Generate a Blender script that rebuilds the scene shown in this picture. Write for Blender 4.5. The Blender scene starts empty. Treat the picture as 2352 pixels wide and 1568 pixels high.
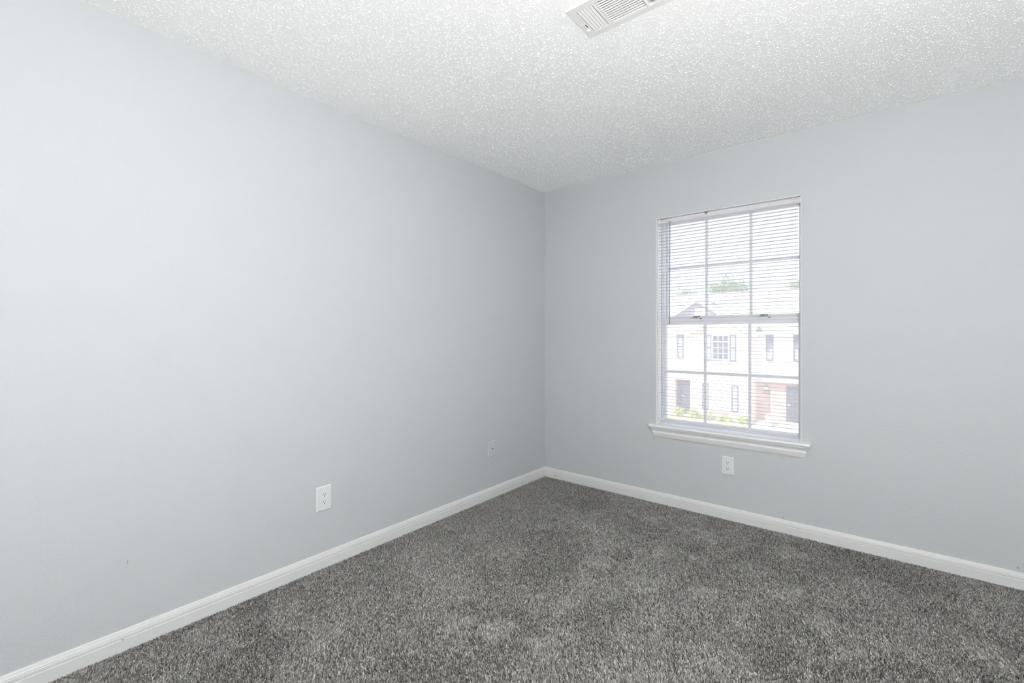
import bpy, math, random
import numpy as np
from mathutils import Vector

random.seed(7)
RNG = np.random.default_rng(11)
scene = bpy.context.scene
COL = scene.collection

# ------------------------------------------------------------------ camera
# world frame: room corner at the origin, left wall is x = 0, window wall is y = 0
YAW = math.radians(39.28)
cam_data = bpy.data.cameras.new('camera')
cam_data.sensor_fit = 'HORIZONTAL'
cam_data.sensor_width = 36.0
cam_data.lens = 1049.0 / 2352.0 * 36.0
cam_data.shift_y = -15.0 / 2352.0
cam_data.clip_start = 0.02
cam_data.clip_end = 400
cam = bpy.data.objects.new('camera', cam_data)
COL.objects.link(cam)
cam.location = (2.278, -3.231, 1.214)
cam.rotation_euler = (math.radians(90), 0, YAW)
scene.camera = cam

# ------------------------------------------------------------------ sky, sun, exposure
world = bpy.data.worlds.new('world')
scene.world = world
world.use_nodes = True
bg = world.node_tree.nodes['Background']
bg.inputs['Color'].default_value = (0.80, 0.88, 1.0, 1)
bg.inputs['Strength'].default_value = 1.65

sun_data = bpy.data.lights.new('sun', 'SUN')
sun_data.energy = 6.5
sun_data.angle = math.radians(0.6)
sun_data.color = (1.0, 0.96, 0.88)
sun = bpy.data.objects.new('sun', sun_data)
COL.objects.link(sun)
sun.rotation_euler = Vector((0.40, 0.66, -0.63)).to_track_quat('-Z', 'Y').to_euler()
sun.location = (-20, -20, 30)

FILL_POWER = 113.0         # emission strength of the added, unseen fill lamp
FILL_AT = (2.72, -3.22, 1.12)
FILL_COLOR = (1.0, 0.98, 0.955)

vs = scene.view_settings
vs.view_transform = 'Standard'
vs.look = 'None'
vs.exposure = 0.0
vs.gamma = 1.0
vs.use_curve_mapping = False
scene.cycles.diffuse_bounces = 5
scene.cycles.glossy_bounces = 2
scene.cycles.max_bounces = 8
scene.cycles.transparent_max_bounces = 8

# ------------------------------------------------------------------ helpers
def tag(o, label=None, cat=None, group=None, kind=None):
    if label: o['label'] = label
    if cat: o['category'] = cat
    if group: o['group'] = group
    if kind: o['kind'] = kind
    return o

def empty(name, loc=(0, 0, 0)):
    o = bpy.data.objects.new(name, None)
    o.empty_display_size = 0.05
    COL.objects.link(o)
    o.location = loc
    return o

def link_mesh(name, me, mat, parent=None):
    o = bpy.data.objects.new(name, me)
    COL.objects.link(o)
    if mat is not None and not me.materials:
        me.materials.append(mat)
    if parent is not None:
        o.parent = parent
        # parts are modelled in world coordinates
        o.matrix_parent_inverse = world_matrix(parent).inverted()
    return o

def world_matrix(o):
    from mathutils import Matrix
    m = Matrix.LocRotScale(o.location, o.rotation_euler, o.scale)
    if o.parent is not None:
        m = world_matrix(o.parent) @ o.matrix_parent_inverse @ m
    return m

class MB:
    """collects simple solids, then links them as ONE mesh object"""
    def __init__(self):
        self.v, self.f = [], []
    def add(self, vs_, fs_):
        n = len(self.v)
        self.v += [tuple(p) for p in vs_]
        self.f += [tuple(i + n for i in f) for f in fs_]
        return self
    def box(self, x0, x1, y0, y1, z0, z1):
        v = [(x0, y0, z0), (x1, y0, z0), (x1, y1, z0), (x0, y1, z0),
             (x0, y0, z1), (x1, y0, z1), (x1, y1, z1), (x0, y1, z1)]
        f = [(0, 3, 2, 1), (4, 5, 6, 7), (0, 1, 5, 4), (1, 2, 6, 5), (2, 3, 7, 6), (3, 0, 4, 7)]
        return self.add(v, f)
    def loft(self, rings, cap=True):
        """closed rings of equal length joined one after the other"""
        n = len(rings[0])
        v = [p for r in rings for p in r]
        f = []
        for k in range(len(rings) - 1):
            for i in range(n):
                j = (i + 1) % n
                f.append((k * n + i, k * n + j, (k + 1) * n + j, (k + 1) * n + i))
        if cap:
            f.append(tuple(range(n))[::-1])
            f.append(tuple((len(rings) - 1) * n + i for i in range(n)))
        return self.add(v, f)
    def tube(self, p, q, r, n=10, r2=None):
        p, q = Vector(p), Vector(q)
        d = (q - p).normalized()
        a = d.orthogonal().normalized()
        b = d.cross(a)
        r2 = r if r2 is None else r2
        ring = lambda c, rr: [c + (a * math.cos(t) + b * math.sin(t)) * rr for t in [2 * math.pi * i / n for i in range(n)]]
        return self.loft([ring(p, r), ring(q, r2)])
    def lathe(self, c, axis, prof, n=20):
        """prof: (radius, distance along axis) pairs"""
        c, d = Vector(c), Vector(axis).normalized()
        a = d.orthogonal().normalized()
        b = d.cross(a)
        rings = []
        for r, h in prof:
            r = max(r, 1e-5)
            rings.append([c + d * h + (a * math.cos(t) + b * math.sin(t)) * r for t in [2 * math.pi * i / n for i in range(n)]])
        return self.loft(rings)
    def build(self, name, mat, parent=None, bevel=0, smooth=False, seg=2):
        me = bpy.data.meshes.new(name)
        me.from_pydata(self.v, [], self.f)
        me.validate()
        import bmesh
        bm = bmesh.new(); bm.from_mesh(me)
        bmesh.ops.recalc_face_normals(bm, faces=bm.faces)
        bm.to_mesh(me); bm.free()
        if smooth:
            for p in me.polygons: p.use_smooth = True
        o = link_mesh(name, me, mat, parent)
        if bevel:
            m = o.modifiers.new('bevel', 'BEVEL')
            m.width = bevel; m.segments = seg; m.limit_method = 'ANGLE'; m.angle_limit = math.radians(40)
        return o

def fast_mesh(name, verts, tris, mat, parent=None, smooth=False, tint=None):
    """big numpy triangle mesh"""
    me = bpy.data.meshes.new(name)
    nv, nt = len(verts), len(tris)
    me.vertices.add(nv)
    me.vertices.foreach_set('co', np.ascontiguousarray(verts, dtype=np.float32).ravel())
    me.loops.add(nt * 3)
    me.loops.foreach_set('vertex_index', np.ascontiguousarray(tris, dtype=np.int32).ravel())
    me.polygons.add(nt)
    me.polygons.foreach_set('loop_start', np.arange(0, nt * 3, 3, dtype=np.int32))
    if smooth:
        me.polygons.foreach_set('use_smooth', np.ones(nt, dtype=bool))
    me.update(calc_edges=True)
    if tint is not None:
        at = me.attributes.new('tint', 'FLOAT', 'POINT')
        at.data.foreach_set('value', np.ascontiguousarray(tint, dtype=np.float32))
    return link_mesh(name, me, mat, parent)

def noise2(x, y, cell, seed):
    """smooth value noise in 0..1"""
    g = np.random.default_rng(seed).random((256, 256))
    u, v = x / cell, y / cell
    i, j = np.floor(u).astype(int), np.floor(v).astype(int)
    a, b = u - i, v - j
    a = a * a * (3 - 2 * a); b = b * b * (3 - 2 * b)
    i0, i1, j0, j1 = i % 256, (i + 1) % 256, j % 256, (j + 1) % 256
    return (g[i0, j0] * (1 - a) * (1 - b) + g[i1, j0] * a * (1 - b) + g[i0, j1] * (1 - a) * b + g[i1, j1] * a * b)

# ------------------------------------------------------------------ materials
def lin(r, g, b):
    c = lambda u: ((u / 255 + 0.055) / 1.055) ** 2.4 if u > 10 else u / 255 / 12.92
    return (c(r), c(g), c(b), 1)

def mat(name, color, rough=0.6, spec=0.3, metal=0.0, bump=None, vary=None):
    """bump: (scale, strength, distance, detail); vary: (scale, dark colour, light colour)"""
    m = bpy.data.materials.new(name)
    m.use_nodes = True
    nt = m.node_tree
    p = nt.nodes['Principled BSDF']
    p.inputs['Base Color'].default_value = color
    p.inputs['Roughness'].default_value = rough
    p.inputs['Specular IOR Level'].default_value = spec
    p.inputs['Metallic'].default_value = metal
    tc = nt.nodes.new('ShaderNodeTexCoord')
    if vary:
        n = nt.nodes.new('ShaderNodeTexNoise'); n.inputs['Scale'].default_value = vary[0]; n.inputs['Detail'].default_value = 4
        nt.links.new(tc.outputs['Object'], n.inputs['Vector'])
        r = nt.nodes.new('ShaderNodeValToRGB')
        r.color_ramp.elements[0].position = 0.35; r.color_ramp.elements[0].color = vary[1]
        r.color_ramp.elements[1].position = 0.65; r.color_ramp.elements[1].color = vary[2]
        nt.links.new(n.outputs['Fac'], r.inputs['Fac'])
        nt.links.new(r.outputs['Color'], p.inputs['Base Color'])
    if bump:
        n = nt.nodes.new('ShaderNodeTexNoise'); n.inputs['Scale'].default_value = bump[0]; n.inputs['Detail'].default_value = bump[3]
        nt.links.new(tc.outputs['Object'], n.inputs['Vector'])
        b = nt.nodes.new('ShaderNodeBump'); b.inputs['Strength'].default_value = bump[1]; b.inputs['Distance'].default_value = bump[2]
        nt.links.new(n.outputs['Fac'], b.inputs['Height'])
        nt.links.new(b.outputs['Normal'], p.inputs['Normal'])
    return m

def add_marks(m, marks, color):
    """small scuffs at given places: (centre, half sizes along x, y, z), in wall coordinates"""
    nt = m.node_tree
    p = nt.nodes['Principled BSDF']
    base = p.inputs['Base Color'].default_value[:]
    tc = nt.nodes.new('ShaderNodeTexCoord')
    prev = None
    for c, s in marks:
        mp = nt.nodes.new('ShaderNodeMapping'); mp.vector_type = 'TEXTURE'
        mp.inputs['Location'].default_value = c
        mp.inputs['Scale'].default_value = s
        nt.links.new(tc.outputs['Object'], mp.inputs['Vector'])
        ln = nt.nodes.new('ShaderNodeVectorMath'); ln.operation = 'LENGTH'
        nt.links.new(mp.outputs['Vector'], ln.inputs[0])
        r = nt.nodes.new('ShaderNodeMapRange')
        r.inputs['From Min'].default_value = 0.5; r.inputs['From Max'].default_value = 1.0
        r.inputs['To Min'].default_value = 1.0; r.inputs['To Max'].default_value = 0.0
        nt.links.new(ln.outputs['Value'], r.inputs['Value'])
        if prev is None:
            prev = r.outputs['Result']
        else:
            mx = nt.nodes.new('ShaderNodeMath'); mx.operation = 'MAXIMUM'
            nt.links.new(prev, mx.inputs[0]); nt.links.new(r.outputs['Result'], mx.inputs[1])
            prev = mx.outputs['Value']
    mix = nt.nodes.new('ShaderNodeMix'); mix.data_type = 'RGBA'
    nt.links.new(prev, mix.inputs['Factor'])
    mix.inputs['A'].default_value = base
    mix.inputs['B'].default_value = color
    nt.links.new(mix.outputs['Result'], p.inputs['Base Color'])

WALL = (0.575, 0.598, 0.614, 1)
M_wall_left = mat('painted_wall_left', WALL, 0.75, 0.25, bump=(95, 0.5, 0.0022, 3))
M_wall_right = mat('painted_wall_right', WALL, 0.75, 0.25, bump=(95, 0.5, 0.0022, 3))
add_marks(M_wall_left, [((0, -2.803, 0.333), (0.02, 0.0018, 0.013)), ((0, -3.066, 1.832), (0.02, 0.002, 0.0015))], lin(165, 162, 160))
add_marks(M_wall_right, [((2.769, 0, 0.099), (0.006, 0.02, 0.006)), ((1.791, 0, 0.092), (0.004, 0.02, 0.003))], lin(175, 155, 148))
M_ceiling = mat('ceiling_texture', (0.95, 0.95, 0.945, 1), 0.85, 0.2, bump=(160, 0.25, 0.003, 4))
M_lump = mat('popcorn_granule', (0.93, 0.935, 0.935, 1), 0.7, 0.25)
M_base = mat('baseboard_paint', (0.76, 0.765, 0.76, 1), 0.4, 0.4)
add_marks(M_base, [((0.12, -0.012, 0.026), (0.005, 0.02, 0.005)), ((0.012, -2.82, 0.045), (0.02, 0.003, 0.002))], lin(110, 105, 100))
M_sill = mat('sill_paint', (0.84, 0.845, 0.845, 1), 0.45, 0.35)
M_frame = mat('window_frame_white', (0.76, 0.76, 0.79, 1), 0.45, 0.35)
M_slat = mat('blind_slat_white', (0.66, 0.66, 0.69, 1), 0.45, 0.35)
M_head = mat('blind_headrail_white', (0.70, 0.70, 0.72, 1), 0.4, 0.4)
M_cord = mat('blind_cord', (0.8, 0.8, 0.8, 1), 0.8, 0.1)
M_wand = mat('wand_plastic', lin(130, 140, 165), 0.2, 0.5)
M_latch = mat('latch_metal', lin(150, 150, 155), 0.35, 0.5, metal=0.6)
M_brass = mat('bracket_clip', lin(140, 125, 95), 0.4, 0.5, metal=0.5)
M_plate = mat('white_plastic', (0.80, 0.81, 0.81, 1), 0.35, 0.45)
M_plate_paint = mat('painted_plate', (0.60, 0.62, 0.635, 1), 0.45, 0.4)
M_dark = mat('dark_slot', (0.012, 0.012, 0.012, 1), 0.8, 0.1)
M_slot = mat('grey_slot', (0.06, 0.06, 0.06, 1), 0.8, 0.1)
M_vent = mat('vent_enamel', (0.80, 0.80, 0.79, 1), 0.4, 0.4)
M_duct = mat('duct_metal', lin(170, 155, 140), 0.5, 0.4, metal=0.2)
M_floor = mat('carpet_backing', (0.10, 0.098, 0.095, 1), 1.0, 0.0)

def pile_material():
    m = bpy.data.materials.new('carpet_yarn')
    m.use_nodes = True
    nt = m.node_tree
    p = nt.nodes['Principled BSDF']
    p.inputs['Roughness'].default_value = 0.9
    p.inputs['Specular IOR Level'].default_value = 0.12
    at = nt.nodes.new('ShaderNodeAttribute'); at.attribute_name = 'tint'
    r = nt.nodes.new('ShaderNodeValToRGB')
    r.color_ramp.elements[0].color = (0.085, 0.083, 0.080, 1)
    r.color_ramp.elements[1].color = (0.62, 0.605, 0.58, 1)
    e = r.color_ramp.elements.new(0.5); e.color = (0.31, 0.302, 0.288, 1)
    nt.links.new(at.outputs['Fac'], r.inputs['Fac'])
    nt.links.new(r.outputs['Color'], p.inputs['Base Color'])
    return m
M_pile = pile_material()

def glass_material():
    """clear window pane with a milky veil mixed in to imitate glare"""
    m = bpy.data.materials.new('veiled_window_glass')
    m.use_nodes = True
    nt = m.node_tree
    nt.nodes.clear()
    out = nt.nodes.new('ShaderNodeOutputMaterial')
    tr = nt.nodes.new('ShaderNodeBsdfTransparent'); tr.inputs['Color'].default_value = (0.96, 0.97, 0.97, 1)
    veil = nt.nodes.new('ShaderNodeBsdfTranslucent'); veil.inputs['Color'].default_value = (0.92, 0.92, 0.94, 1)
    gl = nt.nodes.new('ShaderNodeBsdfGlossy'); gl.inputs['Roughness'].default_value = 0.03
    m1 = nt.nodes.new('ShaderNodeMixShader'); m1.inputs['Fac'].default_value = 0.42  # milky share of the pane imitates the glare that washes out the view
    nt.links.new(tr.outputs[0], m1.inputs[1]); nt.links.new(veil.outputs[0], m1.inputs[2])
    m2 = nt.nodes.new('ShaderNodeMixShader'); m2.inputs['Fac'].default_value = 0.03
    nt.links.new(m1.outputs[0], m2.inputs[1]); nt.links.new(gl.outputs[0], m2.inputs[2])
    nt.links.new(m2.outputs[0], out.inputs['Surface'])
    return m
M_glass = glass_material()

def emit_material(name, color, strength):
    m = bpy.data.materials.new(name)
    m.use_nodes = True
    nt = m.node_tree
    p = nt.nodes['Principled BSDF']
    p.inputs['Base Color'].default_value = (0.8, 0.8, 0.8, 1)
    p.inputs['Emission Color'].default_value = (*color, 1)
    p.inputs['Emission Strength'].default_value = strength
    return m

# ------------------------------------------------------------------ room shell
RX, RY, RH = 3.30, -3.75, 2.44           # room size: x 0..RX, y RY..0
WX0, WX1, WZ0, WZ1 = 0.988, 1.885, 0.545, 2.058   # window opening
T = 0.20                                 # wall thickness
FZ = -0.010                              # carpet backing level; pile tips end near z = 0

tag(MB().box(-T, RX + T, RY - T, T, FZ - 0.15, FZ).build('floor', M_floor), kind='structure',
    label='floor under the grey carpet')
tag(MB().box(-T, 0, RY - T, 0, FZ - 0.01, RH + 0.05).build('wall_left', M_wall_left), kind='structure',
    label='pale grey painted wall on the left')
w = MB()
w.box(-T, WX0, 0, T, FZ - 0.01, RH + 0.05).box(WX1, RX + T, 0, T, FZ - 0.01, RH + 0.05)
w.box(WX0, WX1, 0, T, FZ - 0.01, WZ0).box(WX0, WX1, 0, T, WZ1, RH + 0.05)
tag(w.build('wall_right', M_wall_right), kind='structure', label='pale grey painted wall with the window')
tag(MB().box(RX, RX + T, RY - T, 0, FZ - 0.01, RH + 0.05).build('wall_side', M_wall_right), kind='structure')
tag(MB().box(0, RX, RY - T, RY, FZ - 0.01, RH + 0.05).build('wall_back', M_wall_left), kind='structure')

# ceiling: slightly wavy drywall with a hole for the air vent
VX0, VX1, VY0, VY1 = 1.338, 1.690, -1.768, -1.568
HX0, HX1, HY0, HY1 = VX0 + 0.034, VX1 - 0.034, VY0 + 0.030, VY1 - 0.030
def sag(x, y):
    a = -0.016 * np.exp(-((y + 1.85) / 0.75) ** 2) * np.exp(-(x / 0.5) ** 2)
    b = 0.009 * np.exp(-((x - 1.7) / 0.7) ** 2) * np.exp(-(y / 0.4) ** 2)
    return a + b
xs = sorted(set([round(v, 4) for v in np.linspace(-0.0, RX, 34)] + [HX0, HX1]))
ys = sorted(set([round(v, 4) for v in np.linspace(RY, 0.0, 38)] + [HY0, HY1]))
cb = MB()
cv = [(x, y, RH + float(sag(x, y))) for y in ys for x in xs]
cf = []
for j in range(len(ys) - 1):
    for i in range(len(xs) - 1):
        mx, my = (xs[i] + xs[i + 1]) / 2, (ys[j] + ys[j + 1]) / 2
        if HX0 < mx < HX1 and HY0 < my < HY1:
            continue
        n = len(xs)
        cf.append((j * n + i, (j + 1) * n + i, (j + 1) * n + i + 1, j * n + i + 1))
cb.add(cv, cf)
ceiling = tag(cb.build('ceiling', M_ceiling, smooth=True), kind='structure', label='white popcorn textured ceiling')
tag(MB().box(-T, RX + T, RY - T, T, RH + 0.22, RH + 0.30).build('roof_deck', M_floor), kind='structure')

# popcorn granules sprayed on the ceiling
def popcorn():
    n = 112000
    x = RNG.random(n) * RX
    y = RNG.random(n) * 3.35 - 3.35
    dep = (x - 2.278) * -math.sin(YAW) + (y + 3.231) * math.cos(YAW)
    keep = (dep > 1.15) & (noise2(x, y, 0.03, 5) + RNG.random(n) * 0.7 > 0.42)
    keep &= ~((x > VX0 - 0.004) & (x < VX1 + 0.004) & (y > VY0 - 0.004) & (y < VY1 + 0.004))
    x, y = x[keep], y[keep]
    n = len(x)
    r = 0.0009 + 0.0017 * RNG.random(n) ** 1.5
    x = np.clip(x, 0.001, RX); y = np.clip(y, RY, -0.001)
    z = RH + sag(x, y)
    ang = RNG.random(n) * 2 * math.pi
    stretch = 1 + 0.9 * RNG.random(n)
    # lump: ring of 5 at the ceiling, ring of 5 lower, one tip
    verts = np.zeros((n, 11, 3), np.float32)
    for k in range(5):
        t = 2 * math.pi * k / 5
        for ring, (rr, dz) in enumerate(((1.0, 0.0), (0.85, -0.75))):
            jit = 1 + 0.25 * (RNG.random(n) - 0.5)
            u = r * rr * jit * math.cos(t + 0.6 * ring) * stretch
            v = r * rr * jit * math.sin(t + 0.6 * ring)
            verts[:, ring * 5 + k, 0] = x + u * np.cos(ang) - v * np.sin(ang)
            verts[:, ring * 5 + k, 1] = y + u * np.sin(ang) + v * np.cos(ang)
            verts[:, ring * 5 + k, 2] = z + dz * r * (0.45 + 0.35 * RNG.random(n))
    verts[:, 10, 0] = x; verts[:, 10, 1] = y; verts[:, 10, 2] = z - r * 0.85
    tris = []
    for k in range(5):
        j = (k + 1) % 5
        tris += [(k, j, 5 + k), (j, 5 + j, 5 + k), (5 + k, 5 + j, 10)]
    tris = np.array(tris)[None] + (np.arange(n) * 11)[:, None, None]
    o = fast_mesh('popcorn_granules', verts.reshape(-1, 3), tris.reshape(-1, 3)[:, ::-1], M_lump, ceiling, smooth=True)
    tag(o, kind='stuff')
popcorn()

# baseboards
PROF = [(0, -0.012), (0.0125, -0.012), (0.0125, 0.044), (0.0105, 0.0455), (0.0105, 0.048), (0.0115, 0.0495), (0.0115, 0.058),
        (0.0095, 0.0595), (0.0095, 0.064), (0.0070, 0.070), (0.0055, 0.0755), (0.0030, 0.0785), (0, 0.079)]
def baseboard(name, ring_a, ring_b, label):
    tag(MB().loft([ring_a, ring_b]).build(name, M_base), kind='structure', label=label)
baseboard('baseboard_left', [(d, RY, z) for d, z in PROF], [(d, -d, z) for d, z in PROF], 'white baseboard along the left wall')
baseboard('baseboard_right', [(d, -d, z) for d, z in PROF], [(RX, -d, z) for d, z in PROF], 'white baseboard under the window')
baseboard('baseboard_side', [(RX - d, RY, z) for d, z in PROF], [(RX - d, -0.013, z) for d, z in PROF], 'white baseboard')
baseboard('baseboard_back', [(0.013, RY + d, z) for d, z in PROF], [(RX - 0.013, RY + d, z) for d, z in PROF], 'white baseboard')

# ------------------------------------------------------------------ carpet pile
def carpet():
    step = 0.0037
    gx, gy = np.meshgrid(np.arange(0.004, RX, step), np.arange(RY + 0.004, -0.003, step))
    x = gx.ravel() + (RNG.random(gx.size) - 0.5) * step * 1.3
    y = gy.ravel() + (RNG.random(gx.size) - 0.5) * step * 1.3
    dep = (x - 2.278) * -math.sin(YAW) + (y + 3.231) * math.cos(YAW)
    lat = (x - 2.278) * math.cos(YAW) + (y + 3.231) * math.sin(YAW)
    keep = (dep > 1.25) & (np.abs(lat) < 1.25 * dep + 0.35) & (x > 0.011) & (y < -0.011)
    x, y = x[keep], y[keep]
    n = len(x)
    # lean of the pile: gentle sweep with scuffed patches (foot marks and vacuum lines)
    wx = x + 0.05 * (noise2(x, y, 0.05, 51) - 0.5) * 2; wy = y + 0.05 * (noise2(x, y, 0.05, 52) - 0.5) * 2
    p1 = noise2(wx, wy, 0.13, 21); p2 = noise2(wx * 0.8 + wy * 0.6, wy, 0.055, 22); p3 = noise2(x, y, 0.55, 23); p4 = noise2(x, y, 0.02, 24)
    patch = np.clip((0.42 * p1 + 0.30 * p2 + 0.30 * p3 + 0.16 * p4 - 0.575) / 0.17, 0, 1) * 0.55
    # foot marks: spots where the pile was trodden over
    for mx, my, mr in [(1.086,-0.298,0.09),(1.03,-0.832,0.09),(0.567,-0.857,0.07),(0.804,-0.663,0.08),(1.069,-1.032,0.1),(1.314,-0.736,0.07),(1.469,-0.704,0.07),(1.448,-0.357,0.1),(1.366,-1.095,0.09),(1.179,-1.472,0.07),(1.736,-0.605,0.06),(1.867,-0.283,0.08),(1.906,-0.752,0.08),(1.261,-1.732,0.08),(2.565,-0.721,0.08),(2.17,-1.069,0.07),(1.044,-1.824,0.07),(0.876,-1.896,0.06),(0.93,-0.426,0.05),(1.229,-1.775,0.06),(1.625,-1.004,0.06),(2.056,-0.886,0.07),(1.796,-1.098,0.05),(0.494,-2.238,0.06),(1.441,-1.009,0.05)]:
        d2 = ((wx - mx) ** 2 + (wy - my) ** 2) / mr ** 2
        patch = np.maximum(patch, np.clip(1.25 - d2 + 0.5 * (p4 - 0.5), 0, 1))
    hgt = (0.0105 + 0.004 * RNG.random(n)) * (1 - 0.06 * patch)
    la = 2 * math.pi * noise2(x, y, 0.22, 31)
    sweep = 0.35 + 0.3 * RNG.random(n)
    # scuffed pile lies over towards the far corner, the rest stands and leans at random
    lx = (1 - patch) * 0.20 * np.cos(la) + patch * -0.62 + 0.65 * (RNG.random(n) - 0.5) * 2
    ly = (1 - patch) * 0.20 * np.sin(la) + patch * 0.78 + 0.65 * (RNG.random(n) - 0.5) * 2
    lx *= hgt * sweep * 1.5; ly *= hgt * sweep * 1.5
    yaw = RNG.random(n) * math.pi
    wd = 0.0016 + 0.0011 * RNG.random(n)
    cx, sx = np.cos(yaw) * wd, np.sin(yaw) * wd
    V = np.zeros((n, 5, 3), np.float32)
    z0 = FZ
    V[:, 0] = np.stack([x - cx * .7, y - sx * .7, np.full(n, z0)], 1)
    V[:, 1] = np.stack([x + cx * .7, y + sx * .7, np.full(n, z0)], 1)
    V[:, 2] = np.stack([x + lx * .45 + cx, y + ly * .45 + sx, z0 + hgt * .68], 1)
    V[:, 3] = np.stack([x + lx * .45 - cx, y + ly * .45 - sx, z0 + hgt * .68], 1)
    V[:, 4] = np.stack([x + lx, y + ly, z0 + hgt], 1)
    V[:, :, 0] = np.maximum(V[:, :, 0], 0.0085); V[:, :, 1] = np.minimum(V[:, :, 1], -0.0085)
    F = np.array([(0, 1, 2), (0, 2, 3), (3, 2, 4)])[None] + (np.arange(n) * 5)[:, None, None]
    t = np.clip(0.5 + 0.30 * RNG.standard_normal(n) * 0.8 + 0.25 * (noise2(x, y, 0.007, 41) - 0.5), 0, 1)
    o = fast_mesh('carpet_pile', V.reshape(-1, 3), F.reshape(-1, 3), M_pile, None, tint=np.repeat(t, 5))
    tag(o, 'grey heathered cut pile carpet covering the whole floor', 'carpet', kind='stuff')
carpet()

# ------------------------------------------------------------------ window
win = tag(empty('window_1', ((WX0 + WX1) / 2, 0.1, WZ0)), kind='structure', label='white single hung window with colonial grids')
b = MB()                                  # painted lining of the opening
b.box(WX0, WX0 + 0.004, 0.001, 0.20, 0.566, WZ1).box(WX1 - 0.004, WX1, 0.001, 0.20, 0.566, WZ1).box(WX0 + 0.004, WX1 - 0.004, 0.001, 0.20, WZ1 - 0.004, WZ1)
b.build('reveal', M_sill, win)
SX0, SX1 = 0.945, 1.933
st = MB()                                 # stool with rounded nosing
prof = [(0.105, 0.546), (-0.030, 0.546), (-0.036, 0.549), (-0.039, 0.555), (-0.039, 0.559), (-0.036, 0.565), (-0.030, 0.568), (0.105, 0.570)]
inner = lambda x0, x1, pr: st.loft([[(x0, y, z) for y, z in pr], [(x1, y, z) for y, z in pr]])
inner(WX0 + 0.001, WX1 - 0.001, prof)
horn = [(0.0, 0.546)] + prof[1:-1] + [(0.0, 0.569)]
inner(SX0, WX0 + 0.001, horn); inner(WX1 - 0.001, SX1, horn)
st.build('sill', M_sill, win)
ap = MB()                                 # cove moulding apron with mitred ends
APR = [(0.0, 0.547), (-0.031, 0.547), (-0.030, 0.541), (-0.024, 0.534), (-0.019, 0.526), (-0.0165, 0.518), (-0.0185, 0.513), (-0.0185, 0.510),
       (-0.0165, 0.502), (-0.012, 0.488), (-0.009, 0.480), (0.0, 0.480)]
ra, rb = [], []
for y, z in APR:
    ins = 0.012 + (0.031 + y) * 0.75 if y < -0.001 else (0.012 if z > 0.52 else 0.0305)
    ra.append((SX0 + ins, y, z)); rb.append((SX1 - ins, y, z))
ap.loft([ra, rb]).build('apron', M_sill, win)

FX0, FX1, FZ0, FZ1 = WX0 + 0.004, WX1 - 0.004, 0.570, WZ1 - 0.004
FL, FR = FX0 + 0.017, FX1 - 0.010         # inner faces of the frame jambs
fr = MB()
fr.box(FX0, FL, 0.10, 0.18, FZ0, FZ1).box(FR, FX1, 0.10, 0.18, FZ0, FZ1)
fr.box(FL, FR, 0.10, 0.18, FZ1 - 0.012, FZ1).box(FL, FR, 0.10, 0.18, FZ0, FZ0 + 0.007)
fr.box(FX0 + 0.004, FX0 + 0.009, 0.094, 0.10, FZ0, FZ1)
fr.build('window_frame', M_frame, win, bevel=0.0015)

def sash(name, y0, y1, z0, z1, rail_bot, rail_top, zmid):
    x0, x1, s = FL - 0.001, FR + 0.001, 0.015
    m = MB()
    m.box(x0, x0 + s, y0, y1, z0, z1).box(x1 - s, x1, y0, y1, z0, z1)
    m.box(x0 + s, x1 - s, y0, y1, z0, z0 + rail_bot).box(x0 + s, x1 - s, y0, y1, z1 - rail_top, z1)
    sa = m.build(name, M_frame, win, bevel=0.002)
    gx0, gx1, gz0, gz1 = x0 + s, x1 - s, z0 + rail_bot, z1 - rail_top
    xm = [1.2955, 1.580]
    ym = (y0 + y1) / 2
    for x in xm:
        MB().box(x - 0.009, x + 0.009, ym - 0.010, ym + 0.008, gz0, gz1).build('muntin', M_frame, sa, bevel=0.003)
    for a, c in ((gx0, xm[0] - .009), (xm[0] + .009, xm[1] - .009), (xm[1] + .009, gx1)):
        MB().box(a, c, ym - 0.010, ym + 0.008, zmid - 0.010, zmid + 0.010).build('muntin', M_frame, sa, bevel=0.003)
    cols = [(gx0, xm[0] - .009), (xm[0] + .009, xm[1] - .009), (xm[1] + .009, gx1)]
    for a, c in cols:
        for d, e in ((gz0, zmid - .010), (zmid + .010, gz1)):
            # one film of glass, set into the sash
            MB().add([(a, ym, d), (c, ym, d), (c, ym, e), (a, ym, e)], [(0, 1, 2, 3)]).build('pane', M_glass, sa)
    return sa
upper = sash('upper_sash', 0.142, 0.170, 1.322, FZ1 - 0.011, 0.030, 0.016, 1.706)
lower = sash('lower_sash', 0.106, 0.136, FZ0 + 0.006, 1.332, 0.018, 0.040, 0.945)
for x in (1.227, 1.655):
    l = MB().box(x - 0.030, x + 0.030, 0.108, 0.140, 1.3325, 1.338)
    l.box(x - 0.012, x + 0.012, 0.112, 0.130, 1.338, 1.348).tube((x - 0.004, 0.113, 1.345), (x + 0.034, 0.108, 1.345), 0.004, 8)
    l.build('sash_lock', M_latch, lower)
    MB().box(x + 0.036, x + 0.048, 0.1055, 0.112, 1.326, 1.331).build('lock_shadow', M_dark, lower)  # dark block put in for the shadow gap beside the lock

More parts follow.
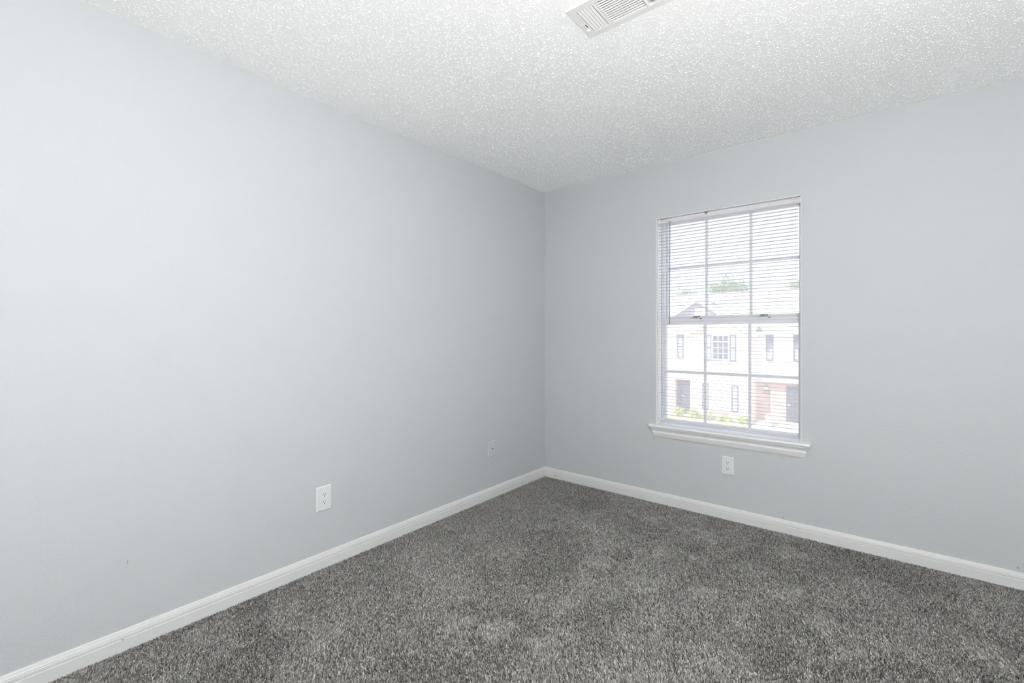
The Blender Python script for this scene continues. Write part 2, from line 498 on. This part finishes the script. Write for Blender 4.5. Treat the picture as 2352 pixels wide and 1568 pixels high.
# ------------------------------------------------------------------ blind
BY = 0.034
blind = tag(empty('window_blind', ((WX0 + WX1) / 2, BY, WZ0)), 'white one inch slatted blind hanging open in the window', 'blind')
bx0, bx1 = WX0 + 0.006, WX1 - 0.018
h = MB()
h.box(WX0 + 0.008, WX1 - 0.008, BY - 0.014, BY - 0.012, 2.020, 2.041).box(WX0 + 0.008, WX1 - 0.008, BY + 0.010, BY + 0.012, 2.020, 2.041)
h.box(WX0 + 0.008, WX1 - 0.008, BY - 0.012, BY + 0.010, 2.020, 2.022)
headrail = h.build('headrail', M_head, blind, bevel=0.0008)
for x0, x1 in ((WX0 + 0.0045, WX0 + 0.030), (WX1 - 0.024, WX1 - 0.0045)):
    k = MB().box(x0, x1, BY - 0.018, BY - 0.0145, 2.016, 2.0535).box(x0, x1, BY - 0.018, BY + 0.016, 2.0505, 2.0535)
    k.box(x0, x0 + 0.002, BY - 0.018, BY + 0.016, 2.016, 2.0535)
    k.build('bracket', M_head, blind, bevel=0.0008)
MB().box(1.322, 1.338, BY - 0.016, BY - 0.012, 2.040, 2.053).box(1.326, 1.334, BY - 0.018, BY + 0.004, 2.0475, 2.0505).build('hold_clip', M_brass, blind)

# one slat, shared by all: a shallow arched strip 25 mm deep
NS, PITCH, ZTOP = 62, 0.02243, 2.006
sm = MB()
ring0, ring1 = [], []
for i in range(9):
    t = i / 8 - 0.5
    ring0.append((0, t * 0.0248, 0.0016 * (1 - 4 * t * t)))
for i in range(8, -1, -1):
    t = i / 8 - 0.5
    ring0.append((0, t * 0.0248, 0.0016 * (1 - 4 * t * t) - 0.00035))
L = bx1 - bx0
sm.loft([[(-L / 2, y, z) for _, y, z in ring0], [(L / 2, y, z) for _, y, z in ring0]])
slat0 = sm.build('slat', M_slat, None, smooth=False)
slats = [slat0]
for i in range(1, NS):
    s = slat0.copy(); COL.objects.link(s); slats.append(s)
binv = world_matrix(blind).inverted()
for i, s in enumerate(slats):
    s.parent = blind; s.matrix_parent_inverse = binv
    s.location = ((bx0 + bx1) / 2 + random.uniform(-.0012, .0012), BY, ZTOP - i * PITCH + random.uniform(-.0008, .0008))
    s.rotation_euler = (math.radians(-3.0 + random.uniform(-1.6, 1.6)), math.radians(random.uniform(-.05, .05)), 0)
br = MB().box(bx0, bx1, BY - 0.0125, BY + 0.0125, 0.600, 0.611)
rail = br.build('bottom_rail', M_head, blind, bevel=0.003, seg=3)
for x in (1.138, 1.423, 1.709):
    c = MB()
    for yy in (BY - 0.0137, BY + 0.0137):
        c.tube((x, yy, 0.606), (x, yy, 2.024), 0.0006, 5)
    c.build('ladder_cord', M_cord, blind)
    MB().box(x - 0.011, x + 0.011, BY - 0.0155, BY - 0.0122, 0.592, 0.6085).box(x - 0.003, x + 0.003, BY - 0.0150, BY - 0.0125, 0.586, 0.592).build('rail_clip', M_head, rail)
wd = MB().tube((1.086, BY - 0.026, 2.006), (1.084, BY - 0.026, 1.292), 0.0032, 6).build('tilt_wand', M_wand, blind)
hk = MB().tube((1.086, BY - 0.0145, 2.030), (1.086, BY - 0.026, 2.026), 0.0020, 6).tube((1.086, BY - 0.026, 2.028), (1.086, BY - 0.026, 2.004), 0.0022, 6)
hk.build('wand_hook', M_brass, wd)

# ------------------------------------------------------------------ wall plates
def plate_frame(axis, c, z0, z1, half, d=0.006):
    """returns P(u, depth, z): u along the wall, depth into the room"""
    if axis == 'left':
        return lambda u, dd, z: (dd, c + u, z)
    return lambda u, dd, z: (c + u, -dd, z)

def box_uv(mb, P, u0, u1, d0, d1, z0, z1):
    a, b = P(u0, d0, z0), P(u1, d1, z1)
    return mb.box(min(a[0], b[0]), max(a[0], b[0]), min(a[1], b[1]), max(a[1], b[1]), z0, z1)

def plate_body(P, half, z0, z1, name, material, parent):
    e = 0.004
    rings = [[P(-half, 0.0, z0), P(half, 0.0, z0), P(half, 0.0, z1), P(-half, 0.0, z1)],
             [P(-half, 0.0025, z0), P(half, 0.0025, z0), P(half, 0.0025, z1), P(-half, 0.0025, z1)],
             [P(-half + e, 0.006, z0 + e), P(half - e, 0.006, z0 + e), P(half - e, 0.006, z1 - e), P(-half + e, 0.006, z1 - e)]]
    return MB().loft(rings).build(name, material, parent, bevel=0.0008)

def outlet(axis, c, z0, z1, half, label):
    P = plate_frame(axis, c, z0, z1, half)
    zc = (z0 + z1) / 2
    loc = P(0, 0, zc)
    root = tag(empty('wall_outlet', loc), label, 'outlet', 'duplex outlets low on the walls')
    plate_body(P, half, z0, z1, 'cover_plate', M_plate, root)
    n_axis = Vector(P(0, 1, 0)) - Vector(P(0, 0, 0))
    for dz in (0.0195, -0.0195):
        m = MB()
        pts = []
        for i in range(24):
            t = 2 * math.pi * i / 24
            pts.append((0.0172 * math.cos(t), max(-0.0118, min(0.0142, 0.0172 * math.sin(t)))))
        m.loft([[P(u, 0.0058, zc + dz + v) for u, v in pts], [P(u * .97, 0.0082, zc + dz + v * .97) for u, v in pts]])
        face = m.build('receptacle', M_plate, root)
        s = 1 if axis == 'right' else -1
        for u, hh in ((-0.0064, 0.0042), (0.0064, 0.0034)):
            box_uv(MB(), P, u - 0.0011, u + 0.0011, 0.0070, 0.0084, zc + dz + 0.004 - hh, zc + dz + 0.004 + hh).build('blade_slot', M_slot, face)
        g = Vector(P(0, 0.0070, zc + dz - 0.0068))
        MB().tube(g, g + n_axis * 0.0014, 0.0026, 12).build('ground_hole', M_dark, face)
    q = Vector(P(0, 0.0058, zc))
    MB().tube(q, q + n_axis * 0.0012, 0.0030, 12).build('screw', M_plate, root)

outlet('left', -2.004, 0.2965, 0.4240, 0.0410, 'white duplex outlet on the left wall above the baseboard')
outlet('right', 1.4725, 0.2930, 0.4130, 0.0388, 'white duplex outlet below the window sill')

P = plate_frame('left', -0.6895, 0.309, 0.424, 0.0365)
cable = tag(empty('cable_plate', (0, -0.6895, 0.3665)), 'grey painted cable plate low on the left wall near the corner', 'wall plate')
plate_body(P, 0.0365, 0.309, 0.424, 'cover_plate', M_plate_paint, cable)
q = MB().tube((0.0058, -0.6895, 0.3675), (0.0105, -0.6895, 0.3675), 0.0062, 6).build('connector', M_plate_paint, cable)
MB().tube((0.0104, -0.6895, 0.3675), (0.0128, -0.6895, 0.3675), 0.0042, 12).build('socket', M_slot, q)

# ------------------------------------------------------------------ ceiling air vent
vent = tag(empty('air_vent', ((VX0 + VX1) / 2, (VY0 + VY1) / 2, RH)), 'white three way louvred air vent in the ceiling', 'air vent')
vz = RH - 0.007
fm = MB()
def rect(x0, x1, y0, y1, z): return [(x0, y0, z), (x1, y0, z), (x1, y1, z), (x0, y1, z)]
fm.loft([rect(VX0, VX1, VY0, VY1, RH + 0.001), rect(VX0, VX1, VY0, VY1, RH - 0.0035), rect(VX0 + .004, VX1 - .004, VY0 + .004, VY1 - .004, vz),
         rect(HX0, HX1, HY0, HY1, vz), rect(HX0, HX1, HY0, HY1, RH + 0.004)], cap=False)
fm.build('vent_frame', M_vent, vent)
LX0, LX1 = HX0, 1.436                     # left bank, centre bank, right bank
CX0, CX1 = 1.448, 1.592
RX0, RX1 = 1.604, HX1
for x0, x1 in ((LX1, CX0), (CX1, RX0)):
    MB().box(x0 + 0.001, x1 - 0.001, HY0, HY1, vz + 0.0005, RH + 0.012).box(x0 + 0.004, x1 - 0.004, HY0, HY1, vz - 0.0012, vz + 0.001).build('divider', M_vent, vent)
def blade(p0, p1, lean, name='louver'):
    """thin tilted strip from p0 to p1; lean is the sideways offset of its upper edge"""
    a, c = Vector(p0), Vector(p1)
    o = Vector(lean)
    t = Vector((0, 0, 0.0009))
    MB().loft([[a, a + o, a + o + t, a + t], [c, c + o, c + o + t, c + t]]).build(name, M_vent, vent)
for k in range(5):
    x = LX0 + 0.003 + k * (LX1 - LX0 - 0.003) / 5
    blade((x, HY0 + .002, vz + .0008), (x, HY1 - .002, vz + .0008), (0.0088, 0, 0.0034))
for k in range(5):
    x = RX1 - 0.004 - k * (RX1 - RX0 - 0.006) / 5
    blade((x, HY0 + .002, vz + .0008), (x, HY1 - .002, vz + .0008), (-0.0100, 0, 0.0110))
for k in range(11):
    y = HY1 - 0.003 - k * (HY1 - HY0 - 0.004) / 11
    blade((CX0 + .001, y, vz + .0008), (CX1 - .001, y, vz + .0008), (0, -0.0060, 0.0020))
d = MB()
d.box(HX0 - .003, HX1 + .003, HY0 - .003, HY0, RH + .004, RH + .16).box(HX0 - .003, HX1 + .003, HY1, HY1 + .003, RH + .004, RH + .16)
d.box(HX0 - .003, HX0, HY0, HY1, RH + .004, RH + .16).box(HX1, HX1 + .003, HY0, HY1, RH + .004, RH + .16)
d.box(HX0 - .003, HX1 + .003, HY0 - .003, HY1 + .003, RH + .16, RH + .163)
d.build('duct', M_duct, vent)
for x, y in ((1.3545, -1.664), (VX1 - 0.0165, -1.664)):
    MB().lathe((x, y, vz + .0002), (0, 0, -1), [(0.0038, 0), (0.0036, 0.0010), (0.002, 0.0016), (0.0, 0.0017)], 12).build('screw', M_vent, vent)
MB().box(1.3628, 1.3656, -1.6585, -1.6395, vz - 0.0008, vz + 0.0004).build('lever_slot', M_dark, vent)
MB().lathe((1.3575, -1.622, vz + .0002), (0, 0, -1), [(0.0062, 0), (0.0062, 0.003), (0.0052, 0.0062), (0.0, 0.0066)], 14).build('damper_lever', M_vent, vent)

# ------------------------------------------------------------------ added floor lamp, unseen behind the camera, there only to brighten the room
LX, LY, LZ, LR = FILL_AT[0], FILL_AT[1], FILL_AT[2], 0.16
lamp = tag(empty('added_fill_lamp', (LX, LY, 0)), 'added fill light shaped as a globe floor lamp, out of view', 'lamp')
MB().lathe((LX, LY, FZ + 0.001), (0, 0, 1), [(0.14, 0), (0.14, 0.018), (0.12, 0.028), (0.02, 0.034)], 32).build('base', M_vent, lamp)
MB().tube((LX, LY, 0.02), (LX, LY, LZ - LR - 0.006), 0.011, 12).build('pole', M_vent, lamp)
MB().lathe((LX, LY, LZ - LR - 0.012), (0, 0, 1), [(0.012, 0), (0.045, 0.012), (0.058, 0.026)], 20).build('fitter', M_vent, lamp)
lower_half = [(LR * math.sin(a), -LR * math.cos(a)) for a in [i * math.pi / 16 for i in range(9)]]
upper_half = [(LR * math.sin(a), -LR * math.cos(a)) for a in [i * math.pi / 16 for i in range(8, 17)]]
MB().lathe((LX, LY, LZ), (0, 0, 1), lower_half, 32).build('fill_bowl', emit_material('fill_glow_weak', FILL_COLOR, FILL_POWER * 0.15), lamp, smooth=True)
MB().lathe((LX, LY, LZ + 0.001), (0, 0, 1), upper_half, 32).build('fill_top', emit_material('fill_glow_strong', FILL_COLOR, FILL_POWER * 2.1), lamp, smooth=True)

# ------------------------------------------------------------------ outside: town houses across the yard
GZ = -3.40
M_ground = mat('pale_concrete', (0.62, 0.60, 0.56, 1), 0.9, 0.1, vary=(0.8, (0.55, 0.53, 0.50, 1), (0.68, 0.66, 0.62, 1)))
M_grass = mat('lawn', (0.45, 0.48, 0.25, 1), 0.9, 0.1, vary=(1.5, (0.42, 0.46, 0.22, 1), (0.58, 0.56, 0.38, 1)))
tag(MB().box(-60, 60, 0.6, 90, GZ - 0.3, GZ).build('ground', M_ground), kind='structure', label='pale pavement in front of the town houses')
tag(MB().box(-16, -3.2, 20.9, 22.9, GZ, GZ + 0.05).build('lawn_strip', M_grass), kind='structure', label='grass strip along the town houses')

def brick_material(name, c1, c2, mortar):
    m = bpy.data.materials.new(name); m.use_nodes = True
    nt = m.node_tree
    p = nt.nodes['Principled BSDF']; p.inputs['Roughness'].default_value = 0.9; p.inputs['Specular IOR Level'].default_value = 0.1
    tc = nt.nodes.new('ShaderNodeTexCoord')
    mp = nt.nodes.new('ShaderNodeMapping'); mp.inputs['Rotation'].default_value = (math.radians(90), 0, 0)
    br = nt.nodes.new('ShaderNodeTexBrick')
    br.inputs['Color1'].default_value = c1; br.inputs['Color2'].default_value = c2; br.inputs['Mortar'].default_value = mortar
    br.inputs['Scale'].default_value = 1.0; br.inputs['Brick Width'].default_value = 0.21; br.inputs['Row Height'].default_value = 0.075
    br.inputs['Mortar Size'].default_value = 0.008
    nt.links.new(tc.outputs['Object'], mp.inputs['Vector']); nt.links.new(mp.outputs['Vector'], br.inputs['Vector'])
    nt.links.new(br.outputs['Color'], p.inputs['Base Color'])
    return m
M_cream_brick = brick_material('cream_brick', (0.80, 0.66, 0.53, 1), (0.86, 0.72, 0.59, 1), (0.84, 0.76, 0.68, 1))
M_red_brick = brick_material('red_brick', (0.60, 0.32, 0.24, 1), (0.66, 0.40, 0.31, 1), (0.66, 0.54, 0.48, 1))
M_siding = mat('white_siding', (0.82, 0.81, 0.82, 1), 0.7, 0.2)
M_gable = mat('mauve_gable_siding', lin(168, 150, 158), 0.8, 0.1)
M_roof = mat('pale_shingles', (0.62, 0.60, 0.58, 1), 0.9, 0.1, vary=(6, (0.56, 0.54, 0.52, 1), (0.68, 0.66, 0.64, 1)))
M_white = mat('exterior_white', (0.8, 0.8, 0.8, 1), 0.6, 0.2)
M_shutter = mat('grey_shutter_frame', lin(95, 92, 100), 0.6, 0.2)
M_louver = mat('grey_shutter_panel', lin(165, 165, 172), 0.6, 0.3)
M_darkpanel = mat('slate_shutter_panel', lin(100, 104, 125), 0.6, 0.3)
M_pane = mat('dark_window_pane', lin(70, 70, 80), 0.15, 0.5)
M_door = mat('dark_door', lin(60, 60, 72), 0.4, 0.4)
M_shade = mat('white_window_blind', (0.72, 0.73, 0.74, 1), 0.7, 0.2)

row = tag(empty('townhouse_row', (-4.6, 24.5, GZ)), 'brick and white sided town houses seen through the window', 'building')
def part(name, m, mb, parent=row, **k): return mb.build(name, m, parent, **k)

BF, LF, RF, PB = 23.0, 23.5, 23.6, 24.1      # fronts: brick bay, left unit, right unit, porch back wall
BX0, BX1 = -6.23, -3.09
# left unit: white siding above, brick entry below
part('siding_wall', M_siding, MB().box(-16, BX0, LF, LF + 5, -1.20, 1.45))
part('entry_wall', M_red_brick, MB().box(-16, -7.23, LF, LF + 0.3, GZ, -1.20).box(-7.23, BX0, LF, LF + 0.3, -1.37, -1.20))
part('entry_recess', M_door, MB().box(-7.9, BX0, LF + 0.5, LF + 0.6, GZ, -1.20))
dr = part('front_door', M_door, MB().box(-7.0, -6.40, LF + 0.42, LF + 0.50, GZ + 0.1, -1.42))
part('door_knob', M_white, MB().lathe((-6.93, LF + 0.42, -2.35), (0, -1, 0), [(0.02, 0), (0.05, 0.04), (0.0, 0.09)], 8), dr)
# brick bay with front gable
part('brick_bay', M_cream_brick, MB().box(BX0, BX1, BF, BF + 4, GZ, 1.30))
ax, az = (BX0 + BX1) / 2, 2.36
part('bay_gable', M_cream_brick, MB().loft([[(BX0, BF, 1.29), (BX1, BF, 1.29), (ax, BF, az - 0.12)], [(BX0, BF + 4, 1.29), (BX1, BF + 4, 1.29), (ax, BF + 4, az - 0.12)]]))
def gable_roof(ax, az, hw, drop, y0, y1, th=0.10, name='gable_roof', m=M_roof):
    mb = MB()
    for s in (-1, 1):
        e = (ax + s * hw, az - drop)
        mb.loft([[(ax, y0, az), (e[0], y0, e[1]), (e[0], y0, e[1] - th), (ax, y0, az - th)],
                 [(ax, y1, az), (e[0], y1, e[1]), (e[0], y1, e[1] - th), (ax, y1, az - th)]])
    return part(name, m, mb)
def rake(ax, az, hw, drop, y, parent, th=0.16):
    for s in (-1, 1):
        e = (ax + s * hw, az - drop)
        part('rake_board', M_white, MB().loft([[(ax, y, az - .02), (e[0], y, e[1] - .02), (e[0], y, e[1] - th), (ax, y, az - th)],
                                  [(ax, y + .04, az - .02), (e[0], y + .04, e[1] - .02), (e[0], y + .04, e[1] - th), (ax, y + .04, az - th)]]), parent)
g = gable_roof(ax, az, 1.80, 1.13, BF - 0.25, BF + 3.5)
rake(ax, az, 1.80, 1.13, BF - 0.30, g)
# upper cross gable of the left unit
gx, gz = -6.276, 3.36
gw = part('gable_wall', M_gable, MB().loft([[(gx - 3.0, 24.6, 1.3), (gx + 3.0, 24.6, 1.3), (gx, 24.6, 3.20)], [(gx - 3.0, 27.5, 1.3), (gx + 3.0, 27.5, 1.3), (gx, 27.5, 3.20)]]))
part('gable_vent', M_white, MB().box(gx - 0.18, gx + 0.42, 24.54, 24.60, 2.36, 2.80), gw)
g = gable_roof(gx, gz, 3.2, 2.02, 24.25, 28.0)
rake(gx, gz, 3.2, 2.02, 24.20, g, th=0.22)
# main roof: a long slope up to the ridge and down behind
part('main_roof', M_roof, MB().loft([[(-16, 23.2, 1.36), (-16, 27.8, 3.90), (-16, 33, 1.0), (-16, 33, 0.9), (-16, 27.8, 3.78), (-16, 23.2, 1.24)],
                                     [(9, 23.2, 1.36), (9, 27.8, 3.90), (9, 33, 1.0), (9, 33, 0.9), (9, 27.8, 3.78), (9, 23.2, 1.24)]]))
part('roof_vent', M_shutter, MB().box(-6.15, -5.75, 25.9, 26.2, 3.02, 3.20))
part('gutter', M_white, MB().box(BX1, 9, 23.08, 23.22, 1.24, 1.38))
part('roof_cap', M_shutter, MB().loft([[(-2.95, 23.02, 1.40), (-2.62, 23.02, 1.40), (-2.78, 23.02, 1.66)], [(-2.95, 23.3, 1.40), (-2.62, 23.3, 1.40), (-2.78, 23.3, 1.66)]]))
# right unit
part('siding_wall', M_siding, MB().box(BX1, 9, RF, RF + 5, -0.98, 1.40))
part('porch_beam', M_white, MB().box(BX1, 9, RF - 0.05, RF + 0.30, -1.22, -0.98))
part('porch_wall', M_red_brick, MB().box(BX1, 9, PB, PB + 0.3, GZ, -0.98))
part('porch_floor', M_ground, MB().box(BX1, 9, RF - 0.3, PB, GZ, GZ + 0.12))
dr = part('front_door', M_door, MB().box(-1.70, -0.70, PB - 0.05, PB, GZ + 0.12, -1.42))
part('door_panel', M_pane, MB().box(-1.50, -0.90, PB - 0.07, PB - 0.05, -2.30, -1.62), dr)
part('door_knob', M_white, MB().lathe((-1.58, PB - 0.05, -2.40), (0, -1, 0), [(0.02, 0), (0.05, 0.04), (0.0, 0.09)], 8), dr)
lt = part('porch_light', M_shutter, MB().lathe((-2.61, PB - 0.12, -1.43), (0, 0, -1), [(0.02, 0), (0.13, 0.06), (0.13, 0.08)], 12))
part('light_globe', M_white, MB().lathe((-2.61, PB - 0.12, -1.51), (0, 0, -1), [(0.11, 0), (0.12, 0.06), (0.08, 0.12), (0.0, 0.14)], 12), lt)
pl = part('number_plaque', M_shutter, MB().box(-2.745, -2.475, PB - 0.03, PB, -1.89, -1.75))
fc = bpy.data.curves.new('house_number', 'FONT'); fc.body = '144'; fc.size = 0.155; fc.align_x = 'CENTER'; fc.align_y = 'CENTER'; fc.extrude = 0.004
ft = bpy.data.objects.new('house_number_text', fc); COL.objects.link(ft)
bpy.context.view_layer.update()
fm_ = bpy.data.meshes.new_from_object(ft.evaluated_get(bpy.context.evaluated_depsgraph_get()))
bpy.data.objects.remove(ft)
fo = bpy.data.objects.new('house_number', fm_); COL.objects.link(fo); fm_.materials.clear(); fm_.materials.append(M_white)
fo.location = (-2.61, PB - 0.036, -1.82); fo.rotation_euler = (math.radians(90), 0, 0)
fo.parent = pl; fo.matrix_parent_inverse = world_matrix(pl).inverted()

def shutter(x0, x1, z0, z1, y, top=M_louver, bottom=M_louver):
    f = 0.055
    m = MB().box(x0, x0 + f, y - .05, y, z0, z1).box(x1 - f, x1, y - .05, y, z0, z1)
    zm = (z0 + z1) / 2
    for a, c in ((z0, z0 + f * 1.4), (zm - f * .6, zm + f * .6), (z1 - f * 1.4, z1)):
        m.box(x0 + f, x1 - f, y - .05, y, a, c)
    s = part('shutter', M_shutter, m)
    part('shutter_panel', bottom, MB().box(x0 + f, x1 - f, y - .03, y, z0 + f * 1.4, zm - f * .6), s)
    part('shutter_panel', top, MB().box(x0 + f, x1 - f, y - .03, y, zm + f * .6, z1 - f * 1.4), s)
def house_window(x0, x1, z0, z1, y, cols, rows, glass):
    f = 0.06
    m = MB().box(x0, x0 + f, y - .06, y, z0, z1).box(x1 - f, x1, y - .06, y, z0, z1).box(x0 + f, x1 - f, y - .06, y, z0, z0 + f).box(x0 + f, x1 - f, y - .06, y, z1 - f, z1)
    wn = part('house_window', M_white, m)
    gx0, gx1, gz0, gz1 = x0 + f, x1 - f, z0 + f, z1 - f
    cw, ch, t = (gx1 - gx0) / cols, (gz1 - gz0) / rows, 0.022
    for i in range(cols):
        for j in range(rows):
            part('pane', glass, MB().box(gx0 + i * cw + t, gx0 + (i + 1) * cw - t, y - .02, y, gz0 + j * ch + t, gz0 + (j + 1) * ch - t), wn)
    part('grille', M_white, MB().box(gx0, gx1, y - .012, y - .002, gz0, gz1), wn)
    return wn
# left unit upper window and its shutter
house_window(-8.30, -7.20, -0.14, 1.25, LF, 3, 4, M_shade)
shutter(-7.12, -6.765, -0.145, 1.24, LF)
# bay, upper
house_window(-5.07, -4.165, -0.165, 1.235, BF, 3, 4, M_pane)
shutter(-5.37, -5.075, -0.205, 1.235, BF); shutter(-4.16, -3.855, -0.205, 1.235, BF)
part('brick_sill', M_red_brick, MB().box(-5.12, -4.12, BF - 0.07, BF, -0.30, -0.20))
part('brick_pier', M_red_brick, MB().box(-4.22, -4.06, BF - 0.02, BF, -0.86, -0.30))
# bay, lower
house_window(-5.215, -4.07, -2.85, -1.47, BF, 3, 1, M_shade)
shutter(-5.575, -5.225, -2.88, -1.45, BF); shutter(-4.06, -3.735, -2.88, -1.45, BF)
part('brick_sill', M_red_brick, MB().box(-5.30, -4.00, BF - 0.07, BF, -2.96, -2.86))
# right unit, upper
house_window(-2.19, -1.325, -0.13, 1.22, RF, 3, 2, M_shade)
shutter(-2.54, -2.20, -0.14, 1.215, RF, top=M_darkpanel); shutter(-1.30, -0.97, -0.14, 1.24, RF, top=M_darkpanel)

# garden urn by the porch
urn = tag(empty('garden_urn', (-2.30, 22.9, GZ)), 'small pale garden urn by the red brick porch wall', 'urn')
part('urn_body', M_white, MB().lathe((-2.30, 22.9, GZ), (0, 0, 1), [(0.10, 0), (0.10, 0.04), (0.05, 0.10), (0.13, 0.28), (0.17, 0.40), (0.15, 0.41), (0.12, 0.38)], 16), urn)
part('flowers', mat('pink_petals', lin(235, 190, 190), 0.8, 0.1), MB().lathe((-2.30, 22.9, GZ + 0.38), (0, 0, 1), [(0.12, 0), (0.18, 0.08), (0.14, 0.2), (0.05, 0.26), (0, 0.27)], 12), urn)

# ------------------------------------------------------------------ shrubs and trees (leaf cards in real crowns)
M_leaf = mat('tree_leaf', lin(125, 150, 95), 0.8, 0.15, vary=(2.0, lin(108, 135, 85), lin(150, 168, 112)))
M_shrub = mat('shrub_leaf', lin(185, 195, 95), 0.8, 0.15, vary=(5.0, lin(160, 175, 75), lin(220, 222, 130)))
M_bark = mat('bark', lin(95, 80, 68), 0.9, 0.1)
def foliage(name, c, rad, n, size, m, parent, hollow=0.4):
    d = RNG.standard_normal((n, 3)); d /= np.linalg.norm(d, axis=1)[:, None]
    rr = hollow + (1 - hollow) * RNG.random(n) ** 0.5
    lump = 0.75 + 0.45 * np.sin(d[:, 0] * 7 + 1) * np.cos(d[:, 2] * 6) * 0.6 + 0.12 * RNG.standard_normal(n)
    ctr = np.array(c) + d * rr[:, None] * lump[:, None] * np.array(rad)
    a = RNG.standard_normal((n, 3)); a /= np.linalg.norm(a, axis=1)[:, None]
    b = np.cross(a, RNG.standard_normal((n, 3))); b /= np.linalg.norm(b, axis=1)[:, None]
    s = size * (0.6 + 0.8 * RNG.random(n))[:, None]
    V = np.stack([ctr - a * s, ctr + b * s * .5, ctr + a * s, ctr - b * s * .5], 1)
    F = np.array([(0, 1, 2), (0, 2, 3)])[None] + (np.arange(n) * 4)[:, None, None]
    o = fast_mesh(name, V.reshape(-1, 3), F.reshape(-1, 3), m, parent)
    tag(o, kind='stuff')
def tree(c, rad, n, label):
    t = tag(empty('tree', (c[0], c[1], GZ)), label, 'tree', 'trees behind the town house roof')
    mb = MB().tube((c[0], c[1], GZ), (c[0], c[1], c[2]), 0.22, 8, 0.08)
    for k in range(5):
        an = k * 1.26
        mb.tube((c[0], c[1], c[2] - rad[2] * (.9 - .1 * k)), (c[0] + rad[0] * .6 * math.cos(an), c[1] + rad[1] * .6 * math.sin(an), c[2] + rad[2] * .25), 0.07, 6, 0.02)
    part('trunk', M_bark, mb, t)
    foliage('foliage', c, rad, n, 0.13, M_leaf, t)
tree((-8.6, 40, 4.4), (2.7, 1.8, 2.1), 5600, 'broad pale green tree behind the middle of the town house roof')
tree((-3.2, 42, 4.5), (1.8, 1.8, 1.7), 3800, 'green tree behind the right end of the roof')
tree((-13.9, 45, 4.4), (1.9, 1.8, 1.6), 3600, 'low sparse tree behind the left end of the roof')
def shrub(x, y, rad, label):
    s = tag(empty('shrub', (x, y, GZ + 0.05)), label, 'shrub', 'shrubs along the town house front')
    part('stem', M_bark, MB().tube((x, y, GZ + 0.04), (x, y, GZ + 0.05 + rad[2]), 0.03, 6), s)
    foliage('foliage', (x, y, GZ + 0.05 + rad[2] * .8), rad, 900, 0.045, M_shrub, s, hollow=0.5)
for i, (x, rx, rz, lab) in enumerate([(-6.72, .36, .30, 'yellow green shrub right of the left entry door'),
                                      (-5.92, .34, .34, 'bright yellow green shrub at the left corner of the brick bay'),
                                      (-5.18, .32, .24, 'low yellow green shrub under the left of the bay window'),
                                      (-4.32, .38, .22, 'low yellow green shrub under the right of the bay window'),
                                      (-3.42, .38, .26, 'yellow green shrub at the right corner of the brick bay')]):
    shrub(x, 22.55, (rx, .35, rz), lab)
